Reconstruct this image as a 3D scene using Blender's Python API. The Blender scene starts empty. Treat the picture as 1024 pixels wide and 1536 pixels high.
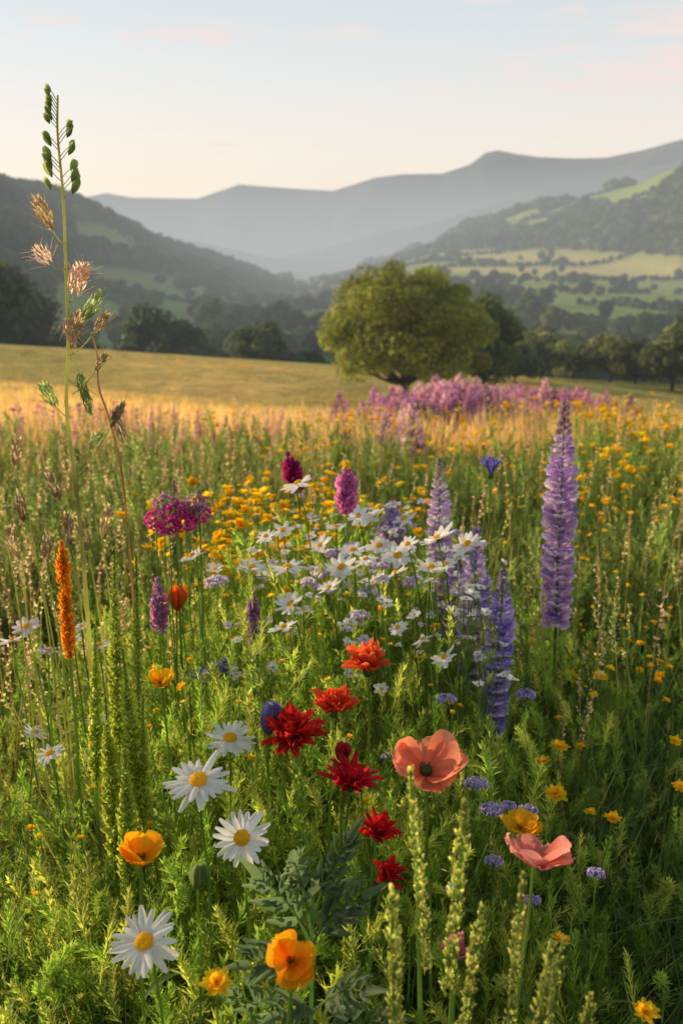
import bpy, math, numpy as np
from mathutils import Vector
rng=np.random.default_rng(7)
H=1.25
SUN_AZ=-62; SUN_EL=16
# ---------------------------------------------------------------- utils
def sm(t):
    t=np.clip(t,0,1); return t*t*(3-2*t)
KY=[0,5,8,12,25,45,63,78,92,115,160,250,400,700,1200,2500,6000,14000]
KZ=[0,0,-.32,-.98,-2.85,-5.5,-7.7,-8.2,-8.4,-10.2,-18,-26,-31,-37,-43,-48,-44,-44]
def P(y):
    y=np.asarray(y,float); s=0
    for k in (.9,.95,1,1.05,1.1): s=s+np.interp(y*k,KY,KZ)
    return s/5
def polar(x,y):
    rr=np.hypot(x,y)
    inside=np.abs(x)<.6*y
    Y=np.where(inside,y,.857*rr)
    q=np.where(inside,x/np.maximum(y,1e-6),np.where(x<0,-.6,.6))
    return q,Y
def terr(x,y,parts=False):
    x=np.asarray(x,float); y=np.asarray(y,float)
    q,Y=polar(x,y)
    z=P(Y)
    cs=sm((Y-8)/18)*(1-sm((Y-95)/90))
    z=z-.064*np.clip(x,-60,60)*cs
    z=z+45*sm((q+.05)/.17)*sm((Y-260)/1200)
    z=z+sm((Y-200)/600)*5*(np.sin(x/170+1)+np.sin(y/230+x/300))
    z=z+sm((Y-12)/20)*(1-sm((Y-80)/30))*(.16*np.sin(x/5.3+y/9)+.22*np.sin(y/6.1-x/11+1))
    yc=np.interp(q,[-.6,-.332,-.0727,-.02],[800,900,1800,2200])
    tc=np.interp(q,[-.6,-.40,-.332,-.267,-.23,-.17,-.105,-.07,-.04],[.083,.076,.065,.048,.035,.012,-.009,-.02,-.028])
    zc=1.25+tc*yc
    up=sm((Y/yc-.28)/.72); dn=1-sm((Y/yc-1)/.8)
    fl=np.where(Y<yc,up,dn)*sm((-.01-q)/.05)
    z=z+np.maximum(zc-z,0)*fl
    yr=np.interp(q,[.05,.09,.33,.6],[2600,2400,1600,1500])
    tr=np.interp(q,[.03,.0636,.0896,.122,.187,.252,.332,.6],[-.015,.0,.013,.03,.047,.058,.086,.11])
    zr=1.25+tr*yr
    up=sm((Y/yr-.58)/.42); dn=1-sm((Y/yr-1)/.8)
    fr=np.where(Y<yr,up,dn)*sm((q-.02)/.04)
    z=z+np.maximum(zr-z,0)*fr
    z=z+(fl+fr)*(4*np.sin(x/60+y/90)+3*np.sin(x/31-y/47))
    z=z+.03*np.sin(x*.9+1)*np.sin(y*.7)*sm((Y-2)/4)
    if parts: return z,q,Y,fl,fr,Y/yc
    return z
def hsh(a,b=0):
    v=np.sin(np.asarray(a)*127.1+np.asarray(b)*311.7)*43758.5453
    return v-np.floor(v)
class Geo:
    def __init__(s): s.V=[];s.F=[];s.C=[];s.n=0
    def add(s,v,f,c):
        v=np.asarray(v,float);c=np.asarray(c,float)
        if c.ndim==1: c=np.tile(c,(len(v),1))
        s.V.append(v);s.F.append(np.asarray(f,int)+s.n);s.C.append(c);s.n+=len(v)
    def arr(s): return np.concatenate(s.V),np.concatenate(s.F),np.concatenate(s.C)
    def inst(s,tpl,Pos,R,S,tint=None):
        tv,tf,tc=tpl; Pos=np.asarray(Pos,float); K=len(Pos)
        if K==0: return
        S=np.asarray(S,float)
        if S.ndim==0: S=np.full(K,float(S))
        if S.ndim==1: S=np.repeat(S[:,None],3,1)
        v=np.matmul(tv[None]*S[:,None,:],R.transpose(0,2,1))+Pos[:,None]
        f=(tf[None]+(np.arange(K)*len(tv))[:,None,None]).reshape(-1,3)
        c=np.repeat(tc[None],K,0)
        if tint is not None: c=c*np.asarray(tint)[:,None,:]
        s.add(v.reshape(-1,3),f,c.reshape(-1,3))
    def build(s,name,mat,smooth=True):
        v,f,c=s.arr()
        me=bpy.data.meshes.new(name)
        me.vertices.add(len(v)); me.vertices.foreach_set('co',v.astype(np.float32).ravel())
        me.loops.add(len(f)*3); me.loops.foreach_set('vertex_index',f.astype(np.int32).ravel())
        me.polygons.add(len(f)); me.polygons.foreach_set('loop_start',np.arange(0,len(f)*3,3,dtype=np.int32))
        me.polygons.foreach_set('use_smooth',np.full(len(f),smooth))
        a=me.color_attributes.new('Col','FLOAT_COLOR','POINT')
        a.data.foreach_set('color',np.concatenate([np.clip(c,0,1),np.ones((len(c),1))],1).astype(np.float32).ravel())
        me.update(); me.materials.append(mat)
        o=bpy.data.objects.new(name,me); bpy.context.scene.collection.objects.link(o)
        return o
def rotm(az,tilt,spin):
    az,tilt,spin=np.broadcast_arrays(*[np.atleast_1d(np.asarray(a,float)) for a in (az,tilt,spin)])
    def Z(a):
        m=np.zeros((len(a),3,3)); m[:,0,0]=np.cos(a);m[:,0,1]=-np.sin(a);m[:,1,0]=np.sin(a);m[:,1,1]=np.cos(a);m[:,2,2]=1; return m
    Y=np.zeros((len(az),3,3)); Y[:,0,0]=np.cos(tilt);Y[:,0,2]=np.sin(tilt);Y[:,1,1]=1;Y[:,2,0]=-np.sin(tilt);Y[:,2,2]=np.cos(tilt)
    return Z(az)@Y@Z(spin)
def frame(ax):
    a=np.asarray(ax,float);a=a/np.linalg.norm(a)
    t=math.acos(max(-1,min(1,a[2]))); z=math.atan2(a[1],a[0])
    return rotm(z,t,-z)[0]
def U(a,b,n=None): return rng.uniform(a,b,n)
# ---------------------------------------------------------------- materials
def newmat(name):
    m=bpy.data.materials.new(name); m.use_nodes=True; nt=m.node_tree; nt.nodes.clear(); return m,nt
def haze_out(nt,sh):  # aerial haze baked into the material as emission, denser with distance and low down
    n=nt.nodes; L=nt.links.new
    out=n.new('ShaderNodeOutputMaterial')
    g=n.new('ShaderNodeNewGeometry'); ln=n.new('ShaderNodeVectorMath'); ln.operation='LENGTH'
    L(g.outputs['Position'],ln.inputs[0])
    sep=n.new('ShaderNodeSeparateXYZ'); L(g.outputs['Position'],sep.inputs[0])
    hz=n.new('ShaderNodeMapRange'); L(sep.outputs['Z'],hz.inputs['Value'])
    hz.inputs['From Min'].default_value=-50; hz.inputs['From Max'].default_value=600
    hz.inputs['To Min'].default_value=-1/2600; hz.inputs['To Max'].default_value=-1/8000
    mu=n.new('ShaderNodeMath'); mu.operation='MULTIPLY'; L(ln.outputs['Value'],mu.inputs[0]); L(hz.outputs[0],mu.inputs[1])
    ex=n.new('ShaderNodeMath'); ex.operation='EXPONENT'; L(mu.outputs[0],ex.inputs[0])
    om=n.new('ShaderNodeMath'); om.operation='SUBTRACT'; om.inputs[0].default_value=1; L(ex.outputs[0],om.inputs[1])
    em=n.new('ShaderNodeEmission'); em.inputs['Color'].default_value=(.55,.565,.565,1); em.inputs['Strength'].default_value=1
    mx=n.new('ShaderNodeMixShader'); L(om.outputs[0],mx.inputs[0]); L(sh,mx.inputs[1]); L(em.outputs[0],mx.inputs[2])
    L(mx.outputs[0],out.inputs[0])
def plantmat(name,trans=.35,nscale=9,rough=.55,spec=.25,haze=False,var=.35,tb=1.25):
    m,nt=newmat(name); n=nt.nodes; L=nt.links.new
    at=n.new('ShaderNodeAttribute'); at.attribute_name='Col'
    tc=n.new('ShaderNodeNewGeometry')
    no=n.new('ShaderNodeTexNoise'); no.inputs['Scale'].default_value=nscale; no.inputs['Detail'].default_value=3; L(tc.outputs['Position'],no.inputs['Vector'])
    mr=n.new('ShaderNodeMapRange'); mr.inputs['From Min'].default_value=.3; mr.inputs['From Max'].default_value=.7
    mr.inputs['To Min'].default_value=1-var; mr.inputs['To Max'].default_value=1+var; L(no.outputs['Fac'],mr.inputs['Value'])
    vm=n.new('ShaderNodeVectorMath'); vm.operation='SCALE'; L(at.outputs['Color'],vm.inputs[0]); L(mr.outputs[0],vm.inputs['Scale'])
    if spec>0:
        p=n.new('ShaderNodeBsdfPrincipled'); p.inputs['Roughness'].default_value=rough; p.inputs['Specular IOR Level'].default_value=spec
        L(vm.outputs[0],p.inputs['Base Color'])
    else:
        p=n.new('ShaderNodeBsdfDiffuse'); L(vm.outputs[0],p.inputs['Color'])
    sh=p.outputs[0]
    if trans>0:
        v2=n.new('ShaderNodeVectorMath'); v2.operation='SCALE'; v2.inputs['Scale'].default_value=tb; L(vm.outputs[0],v2.inputs[0])
        t=n.new('ShaderNodeBsdfTranslucent'); L(v2.outputs[0],t.inputs['Color'])
        mx=n.new('ShaderNodeMixShader'); mx.inputs[0].default_value=trans; L(sh,mx.inputs[1]); L(t.outputs[0],mx.inputs[2]); sh=mx.outputs[0]
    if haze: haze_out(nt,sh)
    else:
        o=n.new('ShaderNodeOutputMaterial'); L(sh,o.inputs[0])
    return m
M_leaf=plantmat('leaf_green',.5,9,var=.35,tb=2.3)
M_petal=plantmat('petal',.48,60,rough=.6,spec=.12,var=.1,tb=1.35)
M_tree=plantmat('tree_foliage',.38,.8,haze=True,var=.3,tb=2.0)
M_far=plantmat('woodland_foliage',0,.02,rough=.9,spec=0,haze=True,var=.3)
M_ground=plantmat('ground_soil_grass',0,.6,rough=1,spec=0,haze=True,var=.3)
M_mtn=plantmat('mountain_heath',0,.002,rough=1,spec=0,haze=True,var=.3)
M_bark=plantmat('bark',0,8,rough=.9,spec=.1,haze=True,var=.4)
# ---------------------------------------------------------------- ground
a1=np.radians(np.linspace(-50,50,520)); a2=np.radians(np.linspace(50,310,90))[1:-1]
ang=np.concatenate([a1,a2]); rad=np.concatenate([[0.05],np.geomspace(.3,14000,310)])
A,Rr=np.meshgrid(ang,rad); X=Rr*np.sin(A); Yg=Rr*np.cos(A)
Z,Q,YY,FL,FR,FY=terr(X,Yg,True)
def mix(a,b,t): return a*(1-t[...,None])+b*t[...,None]
ROWS=np.array([150,205,270,345,430,540,680,860,1080,1350,1700,2100,2700])
def fields(x,y):
    v=y-.22*x+14*np.sin(x/90)+9*np.sin(x/37+1); u=x+.35*y
    r=np.searchsorted(ROWS,v); w=np.interp(r,[0,13],[110,420])
    cidx=np.floor(u/w+hsh(r*3.7)); h=hsh(cidx,r)
    return r,cidx,h
r_,c_,h_=fields(X,Yg)
pal=np.array([[.13,.20,.045],[.16,.23,.05],[.36,.33,.09],[.20,.26,.065],[.50,.42,.15],[.27,.30,.08],[.16,.22,.055],[.40,.37,.11]])
fc=pal[(h_*7.99).astype(int)]
leftgreen=np.array([.14,.205,.06])
fc=mix(fc,leftgreen*np.ones_like(fc),.72*sm((.02-Q)/.08))
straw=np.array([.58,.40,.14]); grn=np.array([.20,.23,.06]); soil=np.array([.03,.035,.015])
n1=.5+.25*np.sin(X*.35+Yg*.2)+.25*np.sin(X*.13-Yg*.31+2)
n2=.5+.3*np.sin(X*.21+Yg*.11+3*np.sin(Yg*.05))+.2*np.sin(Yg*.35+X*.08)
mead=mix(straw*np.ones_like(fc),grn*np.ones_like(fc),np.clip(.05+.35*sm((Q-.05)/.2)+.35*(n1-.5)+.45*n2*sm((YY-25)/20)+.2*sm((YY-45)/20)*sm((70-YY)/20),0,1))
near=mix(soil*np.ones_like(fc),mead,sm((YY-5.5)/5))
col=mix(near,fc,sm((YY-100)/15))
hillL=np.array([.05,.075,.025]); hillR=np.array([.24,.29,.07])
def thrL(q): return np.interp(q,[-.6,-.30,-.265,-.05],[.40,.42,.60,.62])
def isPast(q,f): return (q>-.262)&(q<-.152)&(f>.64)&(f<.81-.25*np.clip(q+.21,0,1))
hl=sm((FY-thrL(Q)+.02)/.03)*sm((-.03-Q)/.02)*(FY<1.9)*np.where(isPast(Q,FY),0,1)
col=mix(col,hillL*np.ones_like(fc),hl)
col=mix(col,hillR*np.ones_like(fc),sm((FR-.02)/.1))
G=Geo(); nr,na=X.shape
i=np.arange(nr-1)[:,None]; j=np.arange(na)[None]; jn=(j+1)%na
a=i*na+j;b=i*na+jn;c=(i+1)*na+jn;d=(i+1)*na+j+0*jn
F=np.concatenate([np.stack([a,b,c],-1).reshape(-1,3)[:, ::-1],np.stack([a,c,d],-1).reshape(-1,3)[:, ::-1]])
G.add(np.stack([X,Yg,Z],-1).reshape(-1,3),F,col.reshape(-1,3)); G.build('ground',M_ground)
# ---------------------------------------------------------------- mountains
def mountain(name,pts,R0,depth,seed,base=-60):
    px=np.array([p[0] for p in pts],float); py=np.array([p[1] for p in pts],float)
    q0=(px-512)*.000649; t0=(390-py)*.000625
    az=np.linspace(-.75,.75,700); r=np.linspace(0,1,60)
    A,Rn=np.meshgrid(az,r)
    crest=np.interp(A,q0,t0)*R0
    spur=.5+.5*np.sin(A*34+seed+2.2*np.sin(A*11+seed)+Rn*2)
    spur2=.5+.5*np.sin(A*70+seed*2+3*np.sin(A*23)-Rn*14+2*np.sin(Rn*9+A*17))
    prof=np.where(Rn<.6,sm(Rn/.6)**1.15,1-.8*sm((Rn-.6)/.4))
    mid=np.sin(np.pi*np.clip(Rn/.6,0,1))
    h=base+(crest-base)*prof-mid*(crest*.26*spur+crest*.05*spur2)
    rr=R0-.6*depth+Rn*depth
    y=rr; x=A*rr
    n=len(az);m=len(r);ii=np.arange(m-1)[:,None];jj=np.arange(n-1)[None]
    a=ii*n+jj;b=a+1;c=a+n+1;d=a+n
    F=np.concatenate([np.stack([a,b,c],-1).reshape(-1,3),np.stack([a,c,d],-1).reshape(-1,3)])
    cc=mix(np.array([.08,.09,.06])*np.ones(A.shape+(3,)),np.array([.13,.11,.08])*np.ones(A.shape+(3,)),spur2*.5)
    g=Geo(); g.add(np.stack([x,y,h],-1).reshape(-1,3),F,cc.reshape(-1,3)); return g.build(name,M_mtn)
mountain('mountain_ridge',[(-700,345),(-200,325),(0,318),(130,297),(165,290),(200,296),(300,298),(345,283),(362,277),(400,280),(500,287),(560,268),(600,262),(660,261),(700,248),(722,231),(740,227),(765,232),(800,237),(850,239),(900,238),(950,228),(1024,209),(1200,190),(1700,230)],7000,2600,1.3)
mountain('mountain_ridge',[(-700,430),(300,400),(420,385),(500,368),(560,350),(640,335),(720,312),(800,286),(860,272),(930,262),(1024,240),(1200,215),(1700,260)],4800,1500,4.1)
mountain('mountain_ridge',[(-700,330),(0,330),(100,335),(200,345),(300,362),(400,385),(600,400),(1700,420)],4300,1200,2.7)
# ---------------------------------------------------------------- trees
def ico(sub):
    import bmesh
    bm=bmesh.new(); bmesh.ops.create_icosphere(bm,subdivisions=sub,radius=1); bm.verts.ensure_lookup_table()
    v=np.array([w.co[:] for w in bm.verts]); f=np.array([[w.index for w in p.verts] for p in bm.faces]); bm.free(); return v,f
ICO1=ico(1); ICO2=ico(2)
def unit(n):
    v=rng.normal(size=(n,3)); return v/np.linalg.norm(v,axis=1)[:,None]
def leafcards(g,pos,nrm,size,colr):
    n=len(pos); t=np.cross(nrm,unit(n)); t/=np.linalg.norm(t,axis=1)[:,None]; b=np.cross(nrm,t)
    s=size[:,None]
    v=np.stack([pos-t*s*.6,pos+b*s*.38-t*s*.05,pos+t*s*.7,pos-b*s*.38+t*s*.05],1).reshape(-1,3)
    k=np.arange(n)[:,None]*4
    f=np.concatenate([k+np.array([[0,1,2]]),k+np.array([[0,2,3]])])
    g.add(v,f,np.repeat(colr,4,0))
def tube(g,path,rad,colr,sides=5):
    path=np.asarray(path,float);n=len(path)
    rad=np.broadcast_to(np.asarray(rad,float),(n,))
    tg=np.gradient(path,axis=0); tg/=np.linalg.norm(tg,axis=1)[:,None]+1e-9
    ref=np.array([1,0,0.]) if abs(tg[0][0])<.8 else np.array([0,1,0.])
    s=np.cross(tg,ref); s/=np.linalg.norm(s,axis=1)[:,None]+1e-9; b=np.cross(tg,s)
    th=np.arange(sides)/sides*2*np.pi
    v=path[:,None]+rad[:,None,None]*(np.cos(th)[None,:,None]*s[:,None]+np.sin(th)[None,:,None]*b[:,None])
    i=np.arange(n-1)[:,None];j=np.arange(sides)[None];jn=(j+1)%sides
    a=i*sides+j;bb=i*sides+jn;c=bb+sides;d=a+sides
    f=np.concatenate([np.stack([a,bb,c],-1).reshape(-1,3),np.stack([a,c,d],-1).reshape(-1,3)])
    c_=np.asarray(colr,float)
    if c_.ndim==2: c_=np.repeat(c_,sides,0)
    g.add(v.reshape(-1,3),f,c_)
def crown_pts(cen,rad,nl,nleaf,lobe,flat=-.6,even=False):
    if even:
        i=np.arange(nl)+.5; zz=1-i/nl*(1-flat); th=i*2.39996; s=np.sqrt(1-zz*zz); d=np.stack([s*np.cos(th),s*np.sin(th),zz],1)+rng.normal(size=(nl,3))*.07
        rr=np.where(np.arange(nl)%4==0,U(.45,.7,nl),U(.80,.96,nl))[:,None]
    else:
        d=unit(nl*3); d=d[d[:,2]>flat][:nl]; nl=len(d); rr=U(.5,.95,nl)[:,None]
    lc=cen+d*rad*rr
    lr=U(.65,1.3,nl)*lobe
    k=rng.integers(0,nl,nleaf); u=unit(nleaf)
    p=lc[k]+u*lr[k][:,None]*(U(.35,1.1,nleaf)**.5)[:,None]*np.array([1,1,.78])
    nrm=u*.7+unit(nleaf)*.6+np.array([0,0,.3]); nrm/=np.linalg.norm(nrm,axis=1)[:,None]
    return lc,lr,k,p,nrm
def tree(name,x,y,h,w,nleaf,ls,colr,gap=.12,nl=40,lobe=.22,flat=-.6,even=False):
    z0=float(terr(x,y)); g=Geo()
    cen=np.array([x,y,z0+h*(gap+(1-gap)*.46)]); rad=np.array([w/2,w/2,h*(1-gap)*.53])*.88
    lc,lr,k,p,nrm=crown_pts(cen,rad,nl,nleaf,lobe*min(w,h)*.8,flat,even)
    lobt=U(.65,1.35,len(lc)); c=np.array(colr)*(lobt[k]*U(.7,1.3,nleaf))[:,None]
    c[:,0]*=U(.85,1.25,nleaf)
    leafcards(g,p,nrm,U(.7,1.3,nleaf)*ls,c)
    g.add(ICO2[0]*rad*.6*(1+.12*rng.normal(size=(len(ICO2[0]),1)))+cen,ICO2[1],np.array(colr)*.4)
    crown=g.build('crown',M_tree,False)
    b=Geo(); tr=.028*h
    fork=np.array([x,y,z0+h*max(gap*1.1,.15)])
    tube(b,[[x,y,z0-.3],[x-.05,y,z0+.1],fork],[tr*1.5,tr*1.1,tr*.8],np.array([.05,.038,.025]),8)
    for e in lc[rng.permutation(len(lc))[:16]]:
        m=(fork+e)/2+np.array([0,0,-.06*h])
        t=np.linspace(0,1,6)[:,None]; pth=(1-t)**2*fork+2*t*(1-t)*m+t*t*e
        tube(b,pth,np.linspace(tr*.55,tr*.12,6),np.array([.05,.038,.025]),5)
    tk=b.build('trunk',M_bark)
    e=bpy.data.objects.new(name,None); bpy.context.scene.collection.objects.link(e)
    crown.parent=e; tk.parent=e
    return e
tree('oak_tree',4.05,63,9.4,10.7,60000,.18,(.22,.24,.036),gap=.08,nl=150,lobe=.135,flat=-.66,even=True)
tree('hedgerow_tree',11.0,77,8.0,5.6,8000,.3,(.075,.105,.03),gap=.0)
def tq(name,px,y,h,w,colr,n=5000,ls=.4,gap=.0):
    return tree(name,(px-512)*.00066*y,y,h,w,n,ls,colr,gap=gap,nl=26,lobe=.26)
for px,y,h,w,cl in [(815,96,4.6,7,(.17,.19,.07)),(862,106,4.6,7,(.13,.15,.05)),(775,88,3.4,5,(.07,.10,.035)),(920,104,5.2,6,(.18,.19,.06)),(958,104,4.6,6,(.06,.09,.03)),(988,108,4,6,(.08,.11,.035)),(1015,92,6.4,5.5,(.10,.13,.04)),(1060,100,8,7,(.06,.09,.028)),(800,140,8,10,(.06,.09,.03)),(880,150,6,10,(.06,.09,.035)),(850,165,6,9,(.06,.09,.035)),
    (1110,92,7,7,(.07,.1,.03)),(745,130,5,8,(.06,.09,.03)),
    (-40,135,17,17,(.045,.07,.025)),(28,150,14,14,(.045,.07,.025)),(75,160,7,10,(.05,.075,.025)),(-120,140,17,15,(.05,.075,.025)),
    (222,172,13.5,9.5,(.055,.085,.026)),(268,170,10.5,11,(.055,.085,.026)),(305,168,6.5,8,(.06,.09,.03)),(332,165,5,6,(.06,.09,.03)),
    (390,138,7.6,7.5,(.07,.09,.028)),(366,145,4.2,4,(.14,.12,.03)),(418,145,3.6,7,(.07,.09,.028)),(455,150,3.4,8,(.06,.09,.028)),
    (320,420,16,14,(.08,.11,.035)),(350,430,11,12,(.06,.09,.03)),(775,330,9,13,(.05,.08,.03)),(722,420,11,9,(.05,.08,.03)),(745,430,8,9,(.05,.08,.03))]:
    tq('hedgerow_tree',px,y,h,w,cl,3800,.05*h+.14)
def mk_far():
    g=Geo(); v,f=ICO1
    vv=v*np.array([.44,.44,.48])*(1+.14*rng.normal(size=(len(v),1)))+np.array([0,0,.45]); g.add(vv,f,np.array([.8,.8,.8]))
    n=60;u=unit(n);u[:,2]=np.abs(u[:,2])*.9+u[:,2]*.1
    leafcards(g,u*np.array([.48,.48,.5])+np.array([0,0,.45]),u,U(.12,.24,n),np.ones((n,3))*U(.7,1.3,n)[:,None])
    return g.arr()
FT=[mk_far() for _ in range(4)]
def far_mass(name,x,y,s,colr):
    g=Geo(); n=len(x); z=terr(x,y)
    S=np.stack([s*U(.8,1.4,n),s*U(.8,1.4,n),s*U(.75,1.2,n)],1)
    tint=np.array(colr)*U(.6,1.4,n)[:,None]*np.stack([U(.85,1.3,n),np.ones(n),U(.8,1.1,n)],1)
    k=rng.integers(0,4,n)
    for t in range(4):
        m=k==t; g.inst(FT[t],np.stack([x,y,z-.5],1)[m],rotm(U(0,6.3,n)[m],np.zeros(m.sum()),0*x[m]),S[m],tint[m])
    return g.build(name,M_far,False)
n=7000; q=U(-.5,-.05,n); f=U(.36,1.03,n)**.8; yc=np.interp(q,[-.6,-.332,-.0727,-.02],[800,900,1800,2200]); y=yc*f; x=q*y
keep=~isPast(q,f)&(f>thrL(q))
far_mass('hillside_woodland',x[keep],y[keep],U(10,17,keep.sum()),(.055,.08,.03))
n=5500; q=U(.05,.45,n); f=U(.62,.99,n); yc=np.interp(q,[.05,.09,.33,.6],[2600,2400,1600,1500]); y=yc*f; x=q*y
lim=.84+.06*np.sin(q*60)+.04*np.sin(q*23); keep=(f<lim)|(hsh(np.floor(x/50),np.floor(y/60))<.16)
keep&=(f>.66)
far_mass('hillside_woodland',x[keep],y[keep],U(11,19,keep.sum()),(.075,.10,.036))
hx=[];hy=[];hs=[]
for r,v in enumerate(ROWS):
    if v<200: continue
    k1=1+v/1300
    xs=np.arange(-.3*v,.5*v,2.4+v*.003); ys=v+.22*xs-14*np.sin(xs/90)-9*np.sin(xs/37+1)
    k=(hsh(np.floor(xs/(38+v*.05)),r)>.22)
    if r%2!=0: k&=xs>0
    big=(hsh(np.floor(xs/(16+v*.02)),r+9)<.22)&(U(0,1,len(xs))<.5)
    xs=xs[k];ys=ys[k];big=big[k]; hx.append(xs+U(-1,1,len(xs)));hy.append(ys+U(-2,2,len(xs)))
    hs.append(np.where(big,U(6,13,len(xs)),U(2.4,4.2,len(xs))*k1))
    w=np.interp(r,[0,13],[110,420])
    for cidx in range(-6,12):
        if hsh(cidx,r+50)<.45: continue
        v2=ROWS[min(r+1,len(ROWS)-1)]; vv=np.arange(v,v2,2.5+v*.002)
        yy=vv.copy()
        for _ in range(6):
            xx=(cidx-hsh((r+1)*3.7))*w-.35*yy; yy=vv+.22*xx-14*np.sin(xx/90)-9*np.sin(xx/37+1)
        k=(xx>-.25*yy)&(xx<.5*yy); hx.append(xx[k]+U(-2,2,k.sum()));hy.append(yy[k]);hs.append(U(2.2,4.5,k.sum())*k1)
# scattered copses
for _ in range(34):
    cy=math.exp(U(math.log(260),math.log(1500))); cx=U(-.22,.42)*cy; m=rng.integers(3,16); s=8+cy*.018
    hx.append(cx+rng.normal(size=m)*s*1.6);hy.append(cy+rng.normal(size=m)*s);hs.append(U(5,12,m))
n=420; q=U(-.5,-.02,n); y=U(138,152,n); hx.append(q*y);hy.append(y+8*np.sin(q*30));hs.append(U(1.6,3.6,n))
n=90; q=U(-.30,-.18,n); y=U(560,600,n); hx.append(q*y);hy.append(y);hs.append(U(6,11,n))
n=500; q=U(-.2,.06,n); y=U(800,1700,n); hx.append(q*y);hy.append(y);hs.append(U(7,12,n))
n=240; q=U(.02,.075,n); y=U(2350,2600,n); hx.append(q*y);hy.append(y);hs.append(U(20,34,n))
n=160; q=U(.1,.42,n); y=U(150,175,n); hx.append(q*y);hy.append(y);hs.append(U(3,7,n))
hx=np.concatenate(hx);hy=np.concatenate(hy);hs=np.concatenate(hs)
kf=hy>130; far_mass('hedgerow',hx[kf],hy[kf],hs[kf],(.055,.08,.03))
# ---------------------------------------------------------------- plant parts
def petal(L,W,a0=0.,curl=0.,cup=0.,nl=5,nw=2,pw=.9,pe=.6,c0=(1,1,1),c1=(1,1,1),crk=0,ragged=0,notch=0):
    t=np.linspace(0,1,nl+1); an=a0+curl*t; dx=np.cos(an)*L/nl; dz=np.sin(an)*L/nl
    x=np.concatenate([[0],np.cumsum(dx[1:])]); z=np.concatenate([[0],np.cumsum(dz[1:])])
    w=W/2*np.maximum(np.sin(np.pi*np.clip(t**pw,0,1)*.93+.07),0)**pe; w[-1]=max(w[-1],W*.12)
    s=np.linspace(-1,1,2*nw+1)
    TT,SS=np.meshgrid(t,s,indexing='ij')
    Xp=x[:,None]+0*SS - notch*L*(TT**4)*(SS**2) ; Yp=w[:,None]*SS; Zp=z[:,None]+cup*w[:,None]*SS**2*2
    if crk:
        ph=rng.uniform(0,6,3); Zp=Zp+crk*L*TT*(np.sin(SS*7+TT*3+ph[0])+.6*np.sin(SS*15+TT*8+ph[1])); Xp=Xp+crk*L*TT**2*np.sin(SS*9+ph[2])
    if ragged: Xp[-1]+=ragged*L*rng.uniform(-1,1,len(s))
    m=len(s); i=np.arange(nl)[:,None];j=np.arange(m-1)[None]; a=i*m+j
    f=np.concatenate([np.stack([a,a+m,a+m+1],-1).reshape(-1,3),np.stack([a,a+m+1,a+1],-1).reshape(-1,3)])
    c=np.array(c0)*(1-TT[...,None])+np.array(c1)*TT[...,None]
    if nw>=2: c=c*(1-.15*(np.abs(np.sin(SS*9))[...,None]))
    return np.stack([Xp,Yp,Zp],-1).reshape(-1,3),f,c.reshape(-1,3)
def ring(g,cen,R,n,mk,r0=0,jit=.12,tj=.12,off=0,sj=.08,zoff=0):
    for i in range(n):
        a=off+2*math.pi*i/n+rng.normal()*jit*2/n*3
        v,f,c=mk(); Rl=rotm(a,rng.normal()*tj,0)[0]
        v=v*(1+rng.normal()*sj); v=v+np.array([r0,0,zoff])
        v=(R@(Rl@v.T)).T+cen
        g.add(v,f,c*(1+rng.normal()*.05))
def blob(g,cen,R,sx,sz,c,bump=.0,ic=None):
    v,f=(ic or ICO2); v=v*(1+bump*rng.normal(size=(len(v),1)))*np.array([sx,sx,sz]); g.add((R@v.T).T+cen,f,np.array(c))
def bez(a,b,m,n=10):
    t=np.linspace(0,1,n)[:,None]; a,b,m=map(np.asarray,(a,b,m)); return (1-t)**2*a+2*t*(1-t)*m+t*t*b
GS=np.array([.15,.22,.05])
def stem(g,top,axis=(0,0,1),r=.0014,lean=None,c=GS,leafy=3):
    top=np.asarray(top,float); ax=np.asarray(axis,float)/np.linalg.norm(axis)
    lx,ly=(U(-.05,.05),U(-.02,.06)) if lean is None else lean
    b=np.array([top[0]+lx,top[1]+ly,0]); m=top-ax*(top[2]*.55)*np.array([.5,.5,1])
    p=bez(b,top,m,14); p[1:-1]+=rng.normal(size=(12,3))*.0012
    tube(g,p,np.linspace(r*1.6,r,14),c,6)
    for i in range(leafy):
        k=rng.integers(3,11); v,f,cc=petal(U(.04,.08),U(.005,.010),.9,-1.2,.2,5,1,1,.7,c*.7,c*.9)
        R=rotm(U(0,6.3),0,0)[0]; g.add((R@v.T).T+p[k],f,cc)
    return p
def ax(tx,ty,tz=1):
    a=np.array([tx,ty,tz],float); return a/np.linalg.norm(a)
def hd(name,g,g2):
    """flower made of stem (leaf material) + bloom (petal material)"""
    e=bpy.data.objects.new(name,None); bpy.context.scene.collection.objects.link(e)
    a=g.build('stem',M_leaf); b=g2.build('bloom',M_petal); a.parent=e;b.parent=e
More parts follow.
